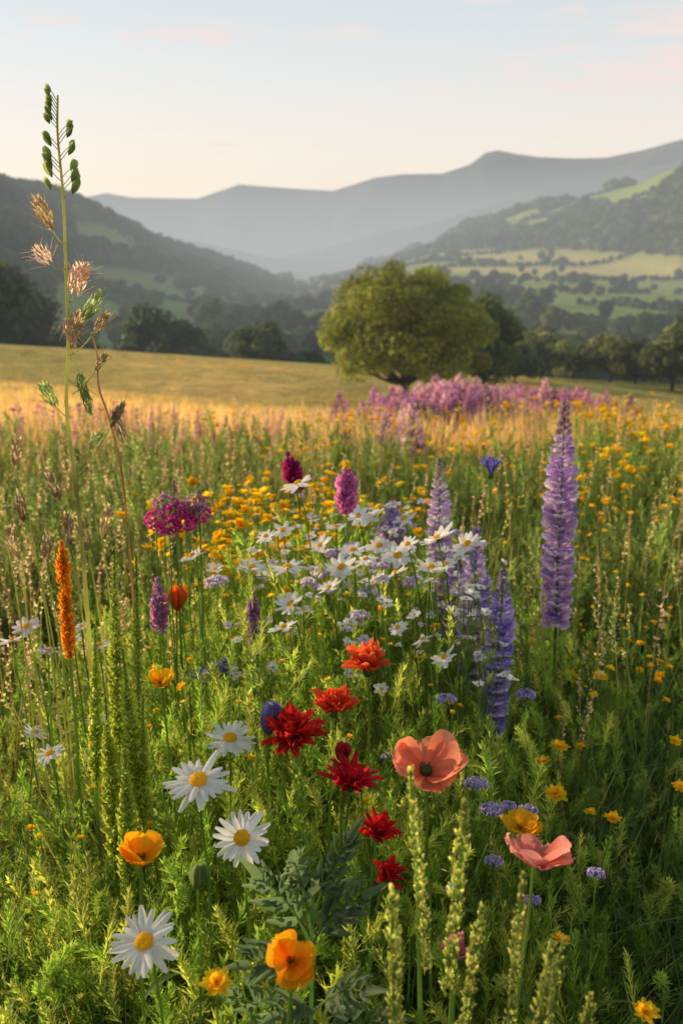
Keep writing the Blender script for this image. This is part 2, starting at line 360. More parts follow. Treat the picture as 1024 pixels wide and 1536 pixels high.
def daisy(p,d=.06,axis=(0,-.5,1),name='oxeye_daisy',n=22,wide=1.,c=(.84,.82,.78),disc=(.82,.50,.02),up=.05,dr=.16):
    g=Geo();k=Geo();A=ax(*axis);R=frame(A);p=np.array(p,float)
    stem(g,p,A,.0013); L=d/2
    ring(k,p,R,n,lambda:petal(L*U(.82,1.07),L*.25*wide*U(.85,1.1),up+U(-.12,.18),U(-.45,.1),-.25,5,1,.8,.45,np.array(c)*.92,c,notch=0.02),r0=L*.12,tj=.09)
    blob(k,p+A*L*.05,R,L*dr*1.9,L*dr*1.0,disc,.05)
    v=unit(90);v[:,2]=np.abs(v[:,2]); pos=(R@(v*np.array([L*dr*1.9,L*dr*1.9,L*dr*1.05])).T).T+p+A*L*.05
    nn=(R@v.T).T; leafcards(k,pos,nn,np.full(90,L*.055),np.array(disc)*U(.7,1.35,90)[:,None])
    ring(g,p-A*L*.1,R,10,lambda:petal(L*.3,L*.12,.35,.3,0,3,1,1,.5,GS*.7,GS*.7),tj=0)
    blob(g,p-A*L*.07,R,L*.24,L*.12,GS*.7)
    hd(name,g,k)
def cup(p,d=.05,axis=(0,-.3,1),c0=(.55,.16,.01),c1=(.85,.33,.02),n=5,name='california_poppy',a0=.6,curl=.3,W=1.0,crk=.03,cen=(.5,.25,.02),darkc=None):
    g=Geo();k=Geo();A=ax(*axis);R=frame(A);p=np.array(p,float); L=d*.58
    stem(g,p,A,.0015)
    for lay in range(2):
        m=(n+1)//2 if n>4 else 2
        ring(k,p,R,m,lambda:petal(L*U(.9,1.08),L*1.25*W,a0+lay*.2+U(-.1,.1),curl,.28,12,8,1.25,.55,c0,c1,crk,.03),off=lay*math.pi/m+.3,tj=.09,r0=L*.03,jit=.2)
    for i in range(60):
        aa=U(0,6.28);ll=L*U(.18,.34); dv=np.array([math.cos(aa)*.5,math.sin(aa)*.5,.9])*ll
        q=p+R@dv; tube(k,[p+A*L*.03,(p+q)/2,q],L*.012,cen,3); blob(k,q,R,L*.025,L*.04,np.array(cen)*U(.6,1.3),0,ICO1)
    if darkc is not None: blob(k,p+A*L*.12,R,L*.17,L*.16,darkc,.05)
    hd(name,g,k)
def shaggy(p,d=.05,axis=(0,-.3,1),c0=(.35,.015,.01),c1=(.75,.05,.02),name='red_double_poppy',n=14,layers=4,W=.34,a_out=.1):
    g=Geo();k=Geo();A=ax(*axis);R=frame(A);p=np.array(p,float);L=d/2
    stem(g,p,A,.0016)
    for l in range(layers):
        f=l/(layers-1)
        ring(k,p+A*L*.1*f,R,int(n*(1-.35*f)),lambda:petal(L*(1-.3*f)*U(.8,1.12),L*W*U(.8,1.2),a_out+f*1.0,U(-.1,.5),.5,5,2,.9,.5,c0,np.array(c1)*U(.8,1.15),.05,.12),off=U(0,6),tj=.15,r0=L*.05)
    blob(g,p-A*L*.08,R,L*.2,L*.2,GS*.6)
    hd(name,g,k)
def small(g,k,p,d=.025,c=(.85,.5,.02),n=10,layers=2,cen=(.6,.28,.01),axis=None,st=True,W=.45,a=.15):
    A=ax(U(-.3,.3),U(-.5,.2)) if axis is None else ax(*axis); R=frame(A);p=np.array(p,float);L=d/2
    if st: stem(g,p,A,.0008,leafy=1)
    for l in range(layers): ring(k,p,R,n,lambda:petal(L*(1-.3*l)*U(.85,1.1),L*W,a+l*.45,U(-.3,.3),.1,3,1,.9,.5,np.array(c)*.85,c),off=U(0,6),tj=.12)
    blob(k,p+A*L*.06,R,L*.25,L*.16,cen,.05,ICO1)
def mk_floret():
    g=Geo()
    v,f,c=petal(1,.9,.9,.5,.5,4,2,.8,.5,(.55,.55,.6),(1,1,1)); g.add(v*.9,f,c)
    v,f,c=petal(1.1,.75,.1,.2,-.7,4,2,.7,.5,(1.25,1.1,1.1),(1.5,1.4,1.35)); g.add(v*.95,f,c)
    v,f,c=petal(.8,.5,-.3,.3,-.5,3,1,.8,.6,(.7,.7,.7),(.8,.7,.9)); g.add(v,f,c)
    return g.arr()
FLORET=mk_floret()
def mk_lf():
    g=Geo()
    for s in (-1,1):
        v,f,c=petal(1,.8,.0,.5,-.5,4,1,.75,.45,(.9,.85,.95),(1.4,1.3,1.25)); v[:,1]=v[:,1]*.75+s*.20*np.sin(np.clip(v[:,0],0,1)*3.1); g.add(v,f,c)
    v,f,c=petal(.9,1.0,.8,-.5,.35,4,2,.7,.45,(.6,.55,.7),(.9,.85,1)); g.add(v,f,c)
    return g.arr()
LF=mk_lf()
def palmate(g,p,r,c):
    A=ax(U(-.4,.4),U(-.4,.4)); R=frame(A)
    ring(g,np.array(p),R,8,lambda:petal(r*U(.85,1.1),r*.24,.25,-.35,.35,5,1,1.1,.7,c*.8,c),tj=.05)
def lupin(top,bot,w,c=(.32,.2,.55),c2=(.6,.45,.6),name='lupin',tipc=(.25,.2,.3)):
    g=Geo();k=Geo();top=np.array(top,float);bot=np.array(bot,float)
    base=np.array([bot[0]+.01,bot[1],0]); LEN=np.linalg.norm(top-bot)
    p=bez(base,top,bot,20); tube(g,p,np.linspace(.005,.0015,20),GS*.8,7)
    c=np.array(c);c2=np.array(c2); z=0.; sp=w*.36
    while z<LEN:
        t=z/LEN; cen=bot+(top-bot)*t; prof=min(1,(1.03-t)*2.6)**.8*(.85+.15*min(1,t*6))
        m=int(9*max(prof,.5)+1); fl=w*.33*max(prof,.35)*U(.88,1.08)
        a=np.arange(m)/m*6.283+U(0,6)+rng.normal(size=m)*.12
        R=rotm(a,rng.normal(size=m)*.14+.05-.5*sm((t-.7)/.3),rng.normal(size=m)*.2)
        r0=w*.17*prof
        pos=cen+np.stack([np.cos(a)*r0,np.sin(a)*r0,rng.normal(size=m)*w*.02],1)
        mixf=np.clip(U(-.1,1.8,m),0,1); tint=c*(1-mixf[:,None])+c2*mixf[:,None]
        if t>.84: tint=tint*.3+np.array(tipc)*.7
        k.inst(LF,pos,R,np.stack([np.full(m,fl),np.full(m,fl*1.1),np.full(m,fl*.85)],1),tint*U(.85,1.05))
        z+=sp*max(prof,.35)*U(.95,1.05)
    for i in range(7):
        a=U(0,6.28); z=U(.25,.75)*bot[2]; b=np.array([bot[0],bot[1],z]); e=b+np.array([math.cos(a)*.09,math.sin(a)*.09,.06])
        tube(g,bez(b,e,(b+e)/2+np.array([0,0,.01]),5),.0012,GS*.8,4); palmate(g,e,U(.04,.06),np.array([.10,.16,.05]))
    hd(name,g,k)
def spike(top,h,w,c,c2=None,name='orchid_spike',n=130,fs=.32,tipc=None,lean=(0,0),taper=1.):
    g=Geo();k=Geo();top=np.array(top,float);bot=top-np.array([lean[0],lean[1],h]); stem(g,bot,(lean[0],lean[1],h),.002,(0.01,0.01)); tube(g,[bot,(top+bot)/2,top],.0012,GS*.8,5)
    t=np.sort(U(0,1,n)); a=np.arange(n)*2.4+U(-.3,.3,n); pr=np.clip((1.03-t)*2.2*taper,.25,1)**.8*np.clip(.5+t*4,0,1)
    r=w*.22*pr; pos=bot+(top-bot)*t[:,None]+np.stack([np.cos(a)*r,np.sin(a)*r,0*a],1)
    R=rotm(a,U(-.8,.1,n),U(-.4,.4,n)); c=np.array(c,float); c2=c if c2 is None else np.array(c2)
    m=U(0,1,n)[:,None]; tint=(c*(1-m)+c2*m)*U(.75,1.2,n)[:,None]
    if tipc is not None: tint=np.where((t>.86)[:,None],np.array(tipc),tint)
    k.inst(FLORET,pos,R,w*fs*pr*U(.7,1.25,n),tint); hd(name,g,k)
# ---------------------------------------------------------------- individual flowers
daisy((-.183,.80,.635),.058,(-.1,-.6,.9)); daisy((-.099,.88,.693),.054,(.05,-.7,.8)); daisy((-.146,.92,.734),.062,(-.05,-.35,1)); daisy((-.137,1.12,.679),.058,(.05,-.2,1))
daisy((-.418,1.30,.564),.042,(-.2,-.1,1)); daisy((-.454,1.35,.572),.034,(.3,0,1)); daisy((-.372,1.40,.569),.036,(0,-.1,1))
cup((.089,.95,.725),.066,(-.1,-.35,1),(.82,.22,.11),(.92,.36,.20),6,'coral_poppy',.20,.22,1.15,.05,(.25,.2,.05),(.10,.14,.05))
cup((.179,.82,.701),.060,(.2,.2,1),(.80,.22,.17),(.92,.40,.32),5,'coral_poppy',.25,.2,.95,.05,(.35,.25,.05))
O0=(.86,.34,.01);O1=(.95,.46,.012)
cup((-.194,.85,.685),.050,(.15,-.2,1),O0,O1,5,a0=.55); cup((-.044,.74,.661),.042,(.1,-.7,.8),O0,O1,5,a0=.5); cup((-.243,1.25,.691),.038,(-.1,-.1,1),(.88,.45,.01),(.95,.58,.01),5,a0=.4); cup((.201,1.00,.627),.040,(0,-.1,1),(.88,.42,.01),(.95,.52,.015),6,a0=.3)
shaggy((.034,1.20,.735),.068,(0,.05,1),(.65,.06,.01),(.92,.17,.05),name='orange_red_poppy',n=16,layers=4,W=.46,a_out=.4)
shaggy((-.010,1.15,.700),.058,(.1,.0,1),(.6,.04,.01),(.90,.11,.04),n=14,W=.48,a_out=.35)
shaggy((-.058,1.10,.690),.076,(-.1,-.1,1),(.42,.012,.01),(.80,.04,.03),n=20,layers=5,W=.28,a_out=.15)
shaggy((.01,1.05,.655),.066,(.2,-.3,1),(.42,.01,.015),(.80,.03,.05),'red_indian_paintbrush',13,5,.22,.35)
shaggy((.04,1.0,.62),.054,(.2,-.3,1),(.42,.01,.015),(.80,.03,.03),'red_indian_paintbrush',12,5,.26,.35)
shaggy((.05,.98,.58),.042,(.4,-.3,1),(.42,.01,.015),(.78,.03,.03),'red_indian_paintbrush',10,4,.32,.5)
for (p,w,h,c,nm) in [((0,1.08,.68),.008,.012,(.45,.03,.04),'poppy_bud'),((-.09,1.12,.705),.012,.022,(.22,.20,.42),'blue_flower_bud'),((-.156,.95,.60),.009,.014,(.25,.32,.1),'poppy_bud'),((-.28,1.6,.69),.012,.019,(.85,.15,.02),'poppy_bud')]:
    g=Geo();k=Geo();stem(g,p,(0,0,1),.0014);R=frame(ax(.1,0)); ring(k,np.array(p)-np.array([0,0,h]),R,5,lambda:petal(h*2.1,w*2.3,1.05,.95,.3,8,2,.9,.7,np.array(c)*.8,c),r0=w*.12,tj=.03); blob(k,np.array(p),R,w*.8,h*.9,np.array(c)*.8); hd(nm,g,k)
yel=[(36,150,47,.034),(32,145,47,.034),(31,130,50,.034),(38,125,49,.026),(53,190,42,.036),(65,190,41,.022),(55,150,48,.024),(49,130,51,.024),(23,90,56,.024),(-11,75,63,.030),(27,75,60,.024),(-28,140,65,.022),(56,200,44,.018),(70,210,36,.018),(39,140,41,.018),(42,160,42,.02),(60,170,46,.018)]
for x,y,z,d in yel:
    g=Geo();k=Geo(); small(g,k,(x/100,y/100,z/100),d,(.92,.60,.015),14,3); hd('yellow_hawkbit',g,k)
def lilac(p,d=.03,c=(.42,.36,.60),name='lilac_scabious',n=60,full=False,st=True):
    g=Geo();k=Geo();p=np.array(p,float); stem(g,p,(0,0,1),.001,leafy=2)
    v=unit(n)
    if not full: v[:,2]=np.abs(v[:,2])*.8-.1
    pos=p+v*d*.42*np.array([1,1,.9 if full else .6]); a=np.arctan2(v[:,1],v[:,0])
    k.inst(FLORET,pos,rotm(a,U(-1.2,-.1,n),U(-.5,.5,n)),d*.16*U(.8,1.3,n),np.array(c)*U(.65,1.2,n)[:,None]); hd(name,g,k)
for x,y,z,d in [(18,120,57,.03),(20,120,53,.032),(25,120,53,.026),(13,100,55,.02),(29,100,57,.02),(7,130,56,.026),(34,170,47,.035),(-21,160,72,.04),(-3,175,69,.05),(0,172,67,.045),(5,172,66,.04),(7,180,69,.045),(22,118,55,.02),(16,140,60,.028),(-6,168,69,.04),(3,165,64,.04),(-1,180,71,.04),(13,172,68,.04),(19,110,52,.022),(23,105,50,.02)]:
    lilac((x/100,y/100,z/100),d,(.52,.46,.70) if z<62 else (.72,.64,.78))
spike((-.12,2.2,.83),.09,.040,(.30,.015,.12),(.48,.03,.2),'magenta_orchid',110,.4,lean=(-.02,0))
spike((.01,1.9,.87),.105,.048,(.55,.13,.42),(.75,.35,.60),'pink_orchid',150,.27,tipc=(.85,.6,.03))
spike((.11,2.1,.74),.11,.070,(.40,.28,.56),(.62,.5,.70),'purple_orchid',130,.22)
spike((-.31,1.6,.73),.10,.030,(.55,.22,.42),(.45,.28,.5),'purple_orchid',100,.34); spike((-.15,1.6,.71),.10,.028,(.32,.15,.38),(.42,.22,.48),'purple_orchid',100,.34)
for dx,dz,dy in [(-.038,-.01,0),(-.015,-.02,-.01),(.012,-.015,0),(.034,-.003,.01),(-.026,.016,.01),(.0,.008,-.01),(.028,.018,0)]: lilac((-.27+dx,1.6+dy,.84+dz),.036,(.62,.08,.34) if dz<.01 else (.50,.28,.42),'magenta_stock',60,True)
spike((-.275,1.6,.90),.05,.016,(.35,.28,.25),name='magenta_stock',n=40); spike((-.235,1.6,.885),.045,.02,(.38,.25,.3),name='magenta_stock',n=40)
spike((-.365,1.25,.895),.165,.016,(.75,.27,.015),(.85,.42,.02),'orange_toadflax_spike',300,.42,taper=2)
for sx,sy,sz,hh,ww,ln in [(-.285,1.2,.90,.28,.017,.01),(-.258,1.2,.89,.26,.014,.008),(-.31,1.18,.80,.22,.016,.012),(-.272,1.16,.78,.22,.018,-.01),(-.295,1.15,.72,.24,.02,0),(-.25,1.16,.72,.22,.018,.01),(-.27,1.13,.66,.2,.02,.004)]:
    spike((sx,sy,sz),hh,ww,(.36,.48,.05),(.50,.58,.09),'green_foxtail',220,.5,taper=.8,lean=(ln,0))
shaggy((.29,1.9,.845),.07,(0,.0,1),(.14,.12,.45),(.32,.28,.72),'blue_cornflower',12,4,.26,1.0)
shaggy((-.19,1.5,.60),.05,(0,.0,1),(.16,.14,.38),(.28,.28,.55),'blue_cornflower',12,4,.26,.9); shaggy((-.225,1.5,.585),.05,(0,.0,1),(.16,.14,.38),(.28,.28,.55),'blue_cornflower',12,4,.22,.8)
shaggy((.102,.76,.648),.050,(.0,.0,1),(.60,.10,.18),(.88,.34,.40),'pink_bellflower',8,4,.3,1.15)
lupin((.45,2.0,.975),(.455,2.0,.50),.078,(.48,.30,.64),(.92,.78,.86),tipc=(.36,.22,.24))
lupin((.21,2.1,.84),(.22,2.1,.50),.062,(.55,.45,.66),(.82,.72,.80),tipc=(.40,.42,.25)); lupin((.26,1.85,.75),(.26,1.85,.42),.070,(.36,.28,.66),(.80,.70,.88))
lupin((.29,1.7,.715),(.28,1.7,.40),.066,(.38,.33,.72),(.76,.68,.90)); lupin((.235,1.95,.68),(.23,1.95,.42),.060,(.38,.26,.60),(.68,.54,.78))
whi=[(-8,180,85,.068),(-11,180,76,.045),(-15,160,75,.05),(-25,160,77,.05),(-9,160,75,.06),(-4,180,73,.05),(2,170,75,.06),(0,160,75,.055),(5,190,76,.066),(10,170,74,.06),(16,160,80,.066),(21,160,79,.055),(9,160,74,.05),(15,160,75,.06),(-8,150,72,.055),(-9,145,70,.045),(-6,150,71,.036),(9,150,68,.038),(13,150,66,.038),(16,145,65,.04),(7,180,73,.055),(-47,140,72,.05),(-44,140,68,.034),(-39,150,65,.044),(-43,150,66,.034),(-1,175,78,.045),(12,185,77,.05),(6,165,71,.045),(-13,165,79,.04),(4,158,77,.04),(-50,142,69,.04),(-41,148,69,.03),(-2,152,74,.045),(11,160,79,.045),(3,175,80,.045),(-22,165,73,.04),(18,165,74,.045)]
for x,y,z,d in whi:
    daisy((x/100,y/100,z/100),d*U(.85,1.02),(U(-.6,.1),U(-.5,.15),1),'white_cosmos',rng.integers(11,15),1.75,(.90,.86,.82) if x>-38 else (.86,.74,.74),up=U(.0,.35),dr=.14)
g=Geo();k=Geo()
for i in range(210):
    x=U(-.18,.30);y=U(1.45,2.1);z=U(.58,.75)+.03*(y-1.6)
    small(g,k,(x,y,z),U(.012,.028),(.88,.84,.81) if U(0,1)<.65 else (.70,.62,.78),7,1,(.5,.4,.1),W=.7)
hd('small_white_flowers',g,k)
# ---------------------------------------------------------------- tall grass stalk with seed heads
def seedhead(g,p,d,L,W,c,n=40,awn=.5):
    p=np.array(p,float);d=np.array(d,float);d/=np.linalg.norm(d);R=frame(d)
    t=np.sort(U(0,1,n));a=np.arange(n)*2.4;pr=np.sin(np.pi*np.clip(t*.9+.08,0,1))**.7
    pos=np.stack([np.cos(a)*W*.25*pr,np.sin(a)*W*.25*pr,t*L*.8],1)
    tp=petal(1,.3,0,.3,.5,3,1,.9,.7,(.7,.7,.7),(1.2,1.2,1.1))
    Rl=rotm(a,-1.25+0*a+U(-.15,.25,n),U(-.3,.3,n))
    k_=Geo();k_.inst(tp,pos,Rl,np.full(n,L*.24),np.array(c)*U(.7,1.25,n)[:,None]); v,f,cc=k_.arr(); g.add((R@v.T).T+p,f,cc)
    for i in range(int(n*awn)):
        j=rng.integers(0,n); e=pos[j]+np.array([math.cos(a[j])*W*.5,math.sin(a[j])*W*.5,L*.35]); q=(R@np.stack([pos[j],(pos[j]+e)/2,e]).T).T+p; tube(g,q,.00022,np.array(c),3)
g=Geo(); gc=np.array([.38,.38,.15]); sc=np.array([.46,.36,.22]); gg=np.array([.30,.35,.14]); pkh=np.array([.60,.45,.36])
main=np.array([[-.36,1.3,0],[-.352,1.3,.45],[-.350,1.3,.737],[-.353,1.3,.938],[-.362,1.3,1.06],[-.352,1.3,1.141],[-.349,1.3,1.242],[-.346,1.3,1.331],[-.349,1.3,1.40],[-.345,1.3,1.445]])
tt=np.linspace(0,9,40); mp=np.stack([np.interp(tt,range(10),main[:,i]) for i in range(3)],1)
mp[1:-1]=(mp[:-2]+mp[1:-1]+mp[2:])/3; tube(g,mp,np.linspace(.0036,.0012,40),gc,6)
for z in np.linspace(1.33,1.445,24):
    a=0 if rng.random()<.5 else math.pi
    x=-.347; e=np.array([x+.009*math.cos(a)*(1.5-(z-1.33)*7),1.3+U(-.006,.006),z+.006]); tube(g,[[x,1.3,z-.006],[(x+e[0])/2,1.3,z],e],.0005,gg,4); R=frame(ax(.5*math.cos(a),U(-.3,.3))); s_=1.15-(z-1.33)*4
    ring(g,e-np.array([0,0,.006*s_]),R,4,lambda:petal(.016*s_,.008*s_,1.0,.9,.4,5,1,.8,.7,gg*.7,gg*1.1),tj=.08)
B=[((-.347,1.3,1.27),(-.362,1.3,1.285),.05,.030,sc),((-.349,1.3,1.24),(-.368,1.3,1.245),.030,.036,pkh),((-.349,1.3,1.20),(-.342,1.3,1.205),.045,.044,pkh),((-.349,1.3,1.22),(-.338,1.3,1.22),.032,.03,pkh*.9),((-.35,1.3,1.16),(-.330,1.3,1.175),.045,.030,gg),
 ((-.352,1.3,1.13),(-.318,1.3,1.16),.034,.020,sc*.9),((-.355,1.3,1.10),(-.337,1.3,1.09),.040,.020,gg),((-.355,1.3,1.05),(-.372,1.3,1.062),.042,.030,gg*1.1),((-.352,1.3,1.0),(-.335,1.3,1.005),.035,.024,gg),((-.352,1.3,.97),(-.305,1.3,1.035),.042,.018,sc*.8),((-.35,1.3,1.15),(-.342,1.3,1.11),.04,.022,gg),((-.352,1.3,1.08),(-.32,1.3,1.11),.030,.018,sc),((-.349,1.3,1.19),(-.352,1.3,1.18),.04,.03,pkh*.8),((-.352,1.3,1.14),(-.345,1.3,1.15),.04,.026,sc)]
for s,e,L,W,c in B:
    s=np.array(s);e=np.array(e);m=(s+e)/2+np.array([0,0,-.008]); p=bez(s,e,m,7); tube(g,p,.0009,gc,5); d=(e-s)*.7+np.array([0,0,.012])
    if e[2]<s[2]: d=np.array([.2,0,-1])
    seedhead(g,e,d,L,W,c,60,.12 if c[0]<.4 else .3)
ds=np.array([[-.29,1.3,0],[-.285,1.3,.6],[-.287,1.3,.86],[-.292,1.3,.98],[-.305,1.3,1.05],[-.318,1.3,1.09],[-.315,1.3,1.13],[-.322,1.3,1.16]])
tt=np.linspace(0,7,30); sp=np.stack([np.interp(tt,range(8),ds[:,i]) for i in range(3)],1); sp[1:-1]=(sp[:-2]+sp[1:-1]+sp[2:])/3; tube(g,sp,np.linspace(.0022,.0010,30),np.array([.40,.28,.13]),5)
seedhead(g,(-.30,1.3,1.06),(.35,0,-1),.045,.02,sc*.8)
for (x,z,xb) in [(-.442,.974,-.41),(-.435,.90,-.40),(-.375,.868,-.35),(-.385,.93,-.36),(-.47,.93,-.45),(-.35,.86,-.34),(-.41,.84,-.40),(-.33,.88,-.33),(-.45,.85,-.44)]:
    p=bez((xb,1.32,0),(x,1.32,z),(xb+.02,1.32,z*.8),14); tube(g,p,np.linspace(.0018,.0009,14),gc*.9,5); seedhead(g,p[-1],(U(-.3,.3),0,1),.05,.02,sc*U(.7,1),44,.2)
g.build('tall_oat_grass',M_leaf)
def gspike(top,h,lean=0,w=.013):
    g=Geo(); top=np.array(top,float); bot=top-np.array([lean,0,h]); root=bot*np.array([1,1,0])+np.array([lean*-.3,0.02,0]); p=bez(root,top,bot,24); tube(g,p,np.linspace(.003,.0016,24),GS,6)
    n=int(h*2300); t=U(0,1,n)**.9; a=U(0,6.28,n); idx=(bot+(top-bot)*t[:,None]); r=w*.30*np.clip((1.04-t)*4,.3,1)*U(.8,1.3,n)
    pos=idx+np.stack([np.cos(a)*r,np.sin(a)*r,0*a],1); tp=petal(1,.5,0.2,.7,.5,3,1,.8,.6,(.7,.75,.6),(1.3,1.25,1))
    cc=np.array([.33,.36,.11])*U(.5,1.4,n)[:,None]; cc[U(0,1,n)<.2]*=np.array([1.4,1.15,1.2])
    g.inst(tp,pos,rotm(a,U(-1.3,-.2,n),U(-.5,.5,n)),w*.40*U(.5,1.35,n),cc); g.build('green_plantain_spike',M_leaf)
gspike((.055,.72,.855),.19,-.018,.012); gspike((.099,.72,.825),.18,.008,.015); gspike((.038,.66,.785),.20,-.008,.014); gspike((.137,.66,.80),.16,.006,.012); gspike((.152,.62,.77),.16,.014,.014); gspike((.182,.62,.73),.10,.0,.011); gspike((.11,.68,.76),.16,.016,.013); gspike((.17,.66,.74),.12,.012,.011)
# lobed grey-green leaves
def lobedleaf(g,b,e,w,c,n=5):
    b=np.array(b,float);e=np.array(e,float); m=(b+e)/2+np.array([U(-.01,.01),0,.035]); p=bez(b,e,m,14); dn=(e-b)/np.linalg.norm(e-b)
    side=np.cross(dn,[0,-.6,.8]);side/=np.linalg.norm(side)
    tube(g,p,np.linspace(.0017,.0006,14),c*1.5,4)
    for i in range(n):
        for s in (-1,1):
            t=.25+.68*(i+U(-.15,.15)+(.3 if s>0 else 0))/n; q=p[int(np.clip(t,0,1)*13)]; L=w*(1.25-.75*t)*U(.75,1.2)
            dr=side*s+dn*U(1.1,1.9); dr/=np.linalg.norm(dr); nz=np.cross(dr,side*s); nz=nz*np.sign(nz[2]+1e-6); nz/=np.linalg.norm(nz)
            v,f,cc=petal(L,L*.26,U(-.1,.3),-.5,.35,7,1,.6,.9,c*.75,c,crk=.02); yv=np.cross(nz,dr); R=np.stack([dr,yv,nz],1); g.add((R@v.T).T+q,f,cc)
            for k in (1,2):
                d3=dr*.8+side*s*U(.3,.8)*(1 if k==1 else -.7); d3/=np.linalg.norm(d3); yv=np.cross(nz,d3); R=np.stack([d3,yv,nz],1); g.add((R@(v*U(.35,.5)).T).T+q+dr*L*.3*k*.8,f,cc)
    v,f,cc=petal(w*.9,w*.24,0,-.4,.3,6,1,.6,.9,c*.8,c); nz=np.cross(dn,side); nz*=np.sign(nz[2]+1e-6); nz/=np.linalg.norm(nz); R=np.stack([dn,np.cross(nz,dn),nz],1); g.add((R@v.T).T+p[11],f,cc)
g=Geo(); gcx=np.array([.13,.19,.085]); tube(g,bez((-.03,.88,0),(-.028,.86,.66),(-.035,.87,.4),12),np.linspace(.004,.002,12),gcx*1.4,6)
for e,w,z in [((-.095,.80,.60),.040,.55),((-.085,.84,.675),.04,.58),((.03,.82,.665),.040,.58),((-.045,.82,.705),.04,.60),((.012,.84,.72),.036,.61),((-.065,.78,.56),.040,.5),((.03,.78,.59),.04,.5),((-.12,.82,.56),.036,.45),((.05,.80,.54),.04,.46),((-.01,.76,.52),.04,.44)]:
    lobedleaf(g,(-.03,.865,z),e,w,gcx*U(.8,1.1))
g.build('mugwort_plant',M_leaf)
# ---------------------------------------------------------------- mass vegetation
def ribbon(seg,bend,w,c0=(.6,.7,.6),c1=(1.25,1.15,1.0)):  # roots tinted darker than tips: undergrowth shade put into the blade colour
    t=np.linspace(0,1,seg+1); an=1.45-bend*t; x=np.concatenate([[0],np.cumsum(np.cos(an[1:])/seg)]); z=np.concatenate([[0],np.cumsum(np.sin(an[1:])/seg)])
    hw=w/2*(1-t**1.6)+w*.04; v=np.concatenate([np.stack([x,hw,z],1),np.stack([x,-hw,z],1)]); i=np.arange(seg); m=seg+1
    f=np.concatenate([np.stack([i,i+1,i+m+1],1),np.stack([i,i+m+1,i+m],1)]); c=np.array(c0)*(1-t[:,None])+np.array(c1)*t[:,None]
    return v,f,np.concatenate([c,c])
BT=[ribbon(4,b,w) for b,w in [(.2,.012),(.7,.015),(1.2,.013),(1.8,.014)]]; BT3=[ribbon(3,b,w) for b,w in [(.2,.014),(.6,.014),(1.1,.013)]]
def grass(name,x,y,h,colr,wmul=1.):
    n=len(x); z=terr(x,y)-.01; k=rng.integers(0,4,n); g=Geo(); tint=colr*U(.6,1.4,n)[:,None]
    for t in range(4):
        m=k==t; S=np.stack([h[m],h[m]*wmul,h[m]],1)
        g.inst(BT[t],np.stack([x,y,z],1)[m],rotm(U(0,6.3,m.sum()),rng.normal(size=m.sum())*.14,0*x[m]),S,tint[m])
    return g.build(name,M_leaf)
def mound(x,y):
    m=np.exp(-((x+.09-.03*y)/ (.27+.11*y))**2)*sm((2.9-y)/.8)
    return .28+.36*m*np.interp(y,[.6,.9,1.15,1.5],[.35,.55,.85,1.0])
n=27000; y=U(.62**.5,3.2**.5,n)**2; x=U(-1,1,n)*(.25+.42*y); h=mound(x,y)*U(.5,1.1,n)
right=sm((x-.1*y-.1)/.2)[:,None]; cg=np.array([.11,.165,.03])*(1-right)+np.array([.095,.15,.04])*right
cg=np.where((U(0,1,n)<.10)[:,None],np.array([.42,.36,.13]),cg)
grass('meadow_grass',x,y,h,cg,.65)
# arching wide blades on the right
n=900; y=U(1.0,2.6,n); x=U(.12,.5,n)*y/1.05+.02; h=U(.28,.50,n); grass('meadow_grass',x,y,h,np.array([.12,.19,.05])*np.ones((n,3)),1.3)
n=34000; y=U(2.8**.5,9**.5,n)**2; x=U(-1,1,n)*(.3+.44*y); h=U(.18,.46,n)*np.interp(y,[3,5.5,8],[1,.9,.75])
patch=.5+.5*np.sin(x*2.3+y*1.1)*np.sin(y*1.9-x*.8+1)
l=np.clip(sm((.12-x/y)/.3)*sm((y-3.2)/3)*.8+sm((y-5.5)/2.5)*.9,0,1)*(.6+.4*patch); l=l[:,None]; cg=np.array([.15,.20,.045])*(1-l)+np.array([.55,.43,.17])*l
h=h*(.8+.4*patch)
cg=np.where((U(0,1,n)<.16)[:,None],np.array([.5,.42,.18]),cg)
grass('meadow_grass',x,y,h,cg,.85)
def mktuft(n,sp,wm):
    g=Geo()
    for i in range(n):
        v,f,c=BT3[rng.integers(0,3)]; R=rotm(U(0,6.3),U(0,.35),0)[0]; g.add((R@(v*np.array([1,wm,1])*U(.6,1.1)).T).T+np.array([U(-sp,sp),U(-sp,sp),0]),f,c)
    return g.arr()
TUFT=mktuft(11,.2,2.4); TUFTN=mktuft(12,.3,1.3)
def tufts(n,y0,y1,hmin,hmax,sp,tpl):
    y=np.exp(U(math.log(y0),math.log(y1),n)); x=U(-1,1,n)*.47*y; z=terr(x,y)
    cg=np.array([.66,.47,.19])*np.ones((n,3)); gr=np.clip(.03+.5*sm((x/y-.08)/.15)+.3*np.sin(x*.35+y*.2)*np.sin(x*.8-y*.5)+.5*(.5+.5*np.sin(x*.21+y*.11+3*np.sin(y*.05)))*sm((y-25)/20),0,.9)[:,None]; cg=cg*(1-gr)+np.array([.27,.29,.07])*gr; cg*=U(.65,1.3,n)[:,None]
    pk=(U(0,1,n)<.3)&(y<24); cg[pk]*=np.array([1.03,.80,1.0])
    s=sp*U(.8,1.3,n)*np.interp(y,[8,90],[1,2.2])
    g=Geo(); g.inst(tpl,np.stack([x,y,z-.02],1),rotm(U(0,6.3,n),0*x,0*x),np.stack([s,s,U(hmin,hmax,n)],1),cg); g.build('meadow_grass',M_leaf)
tufts(20000,7,96,.18,.36,.4,TUFT); tufts(11000,6.5,28,.25,.50,.35,TUFTN)
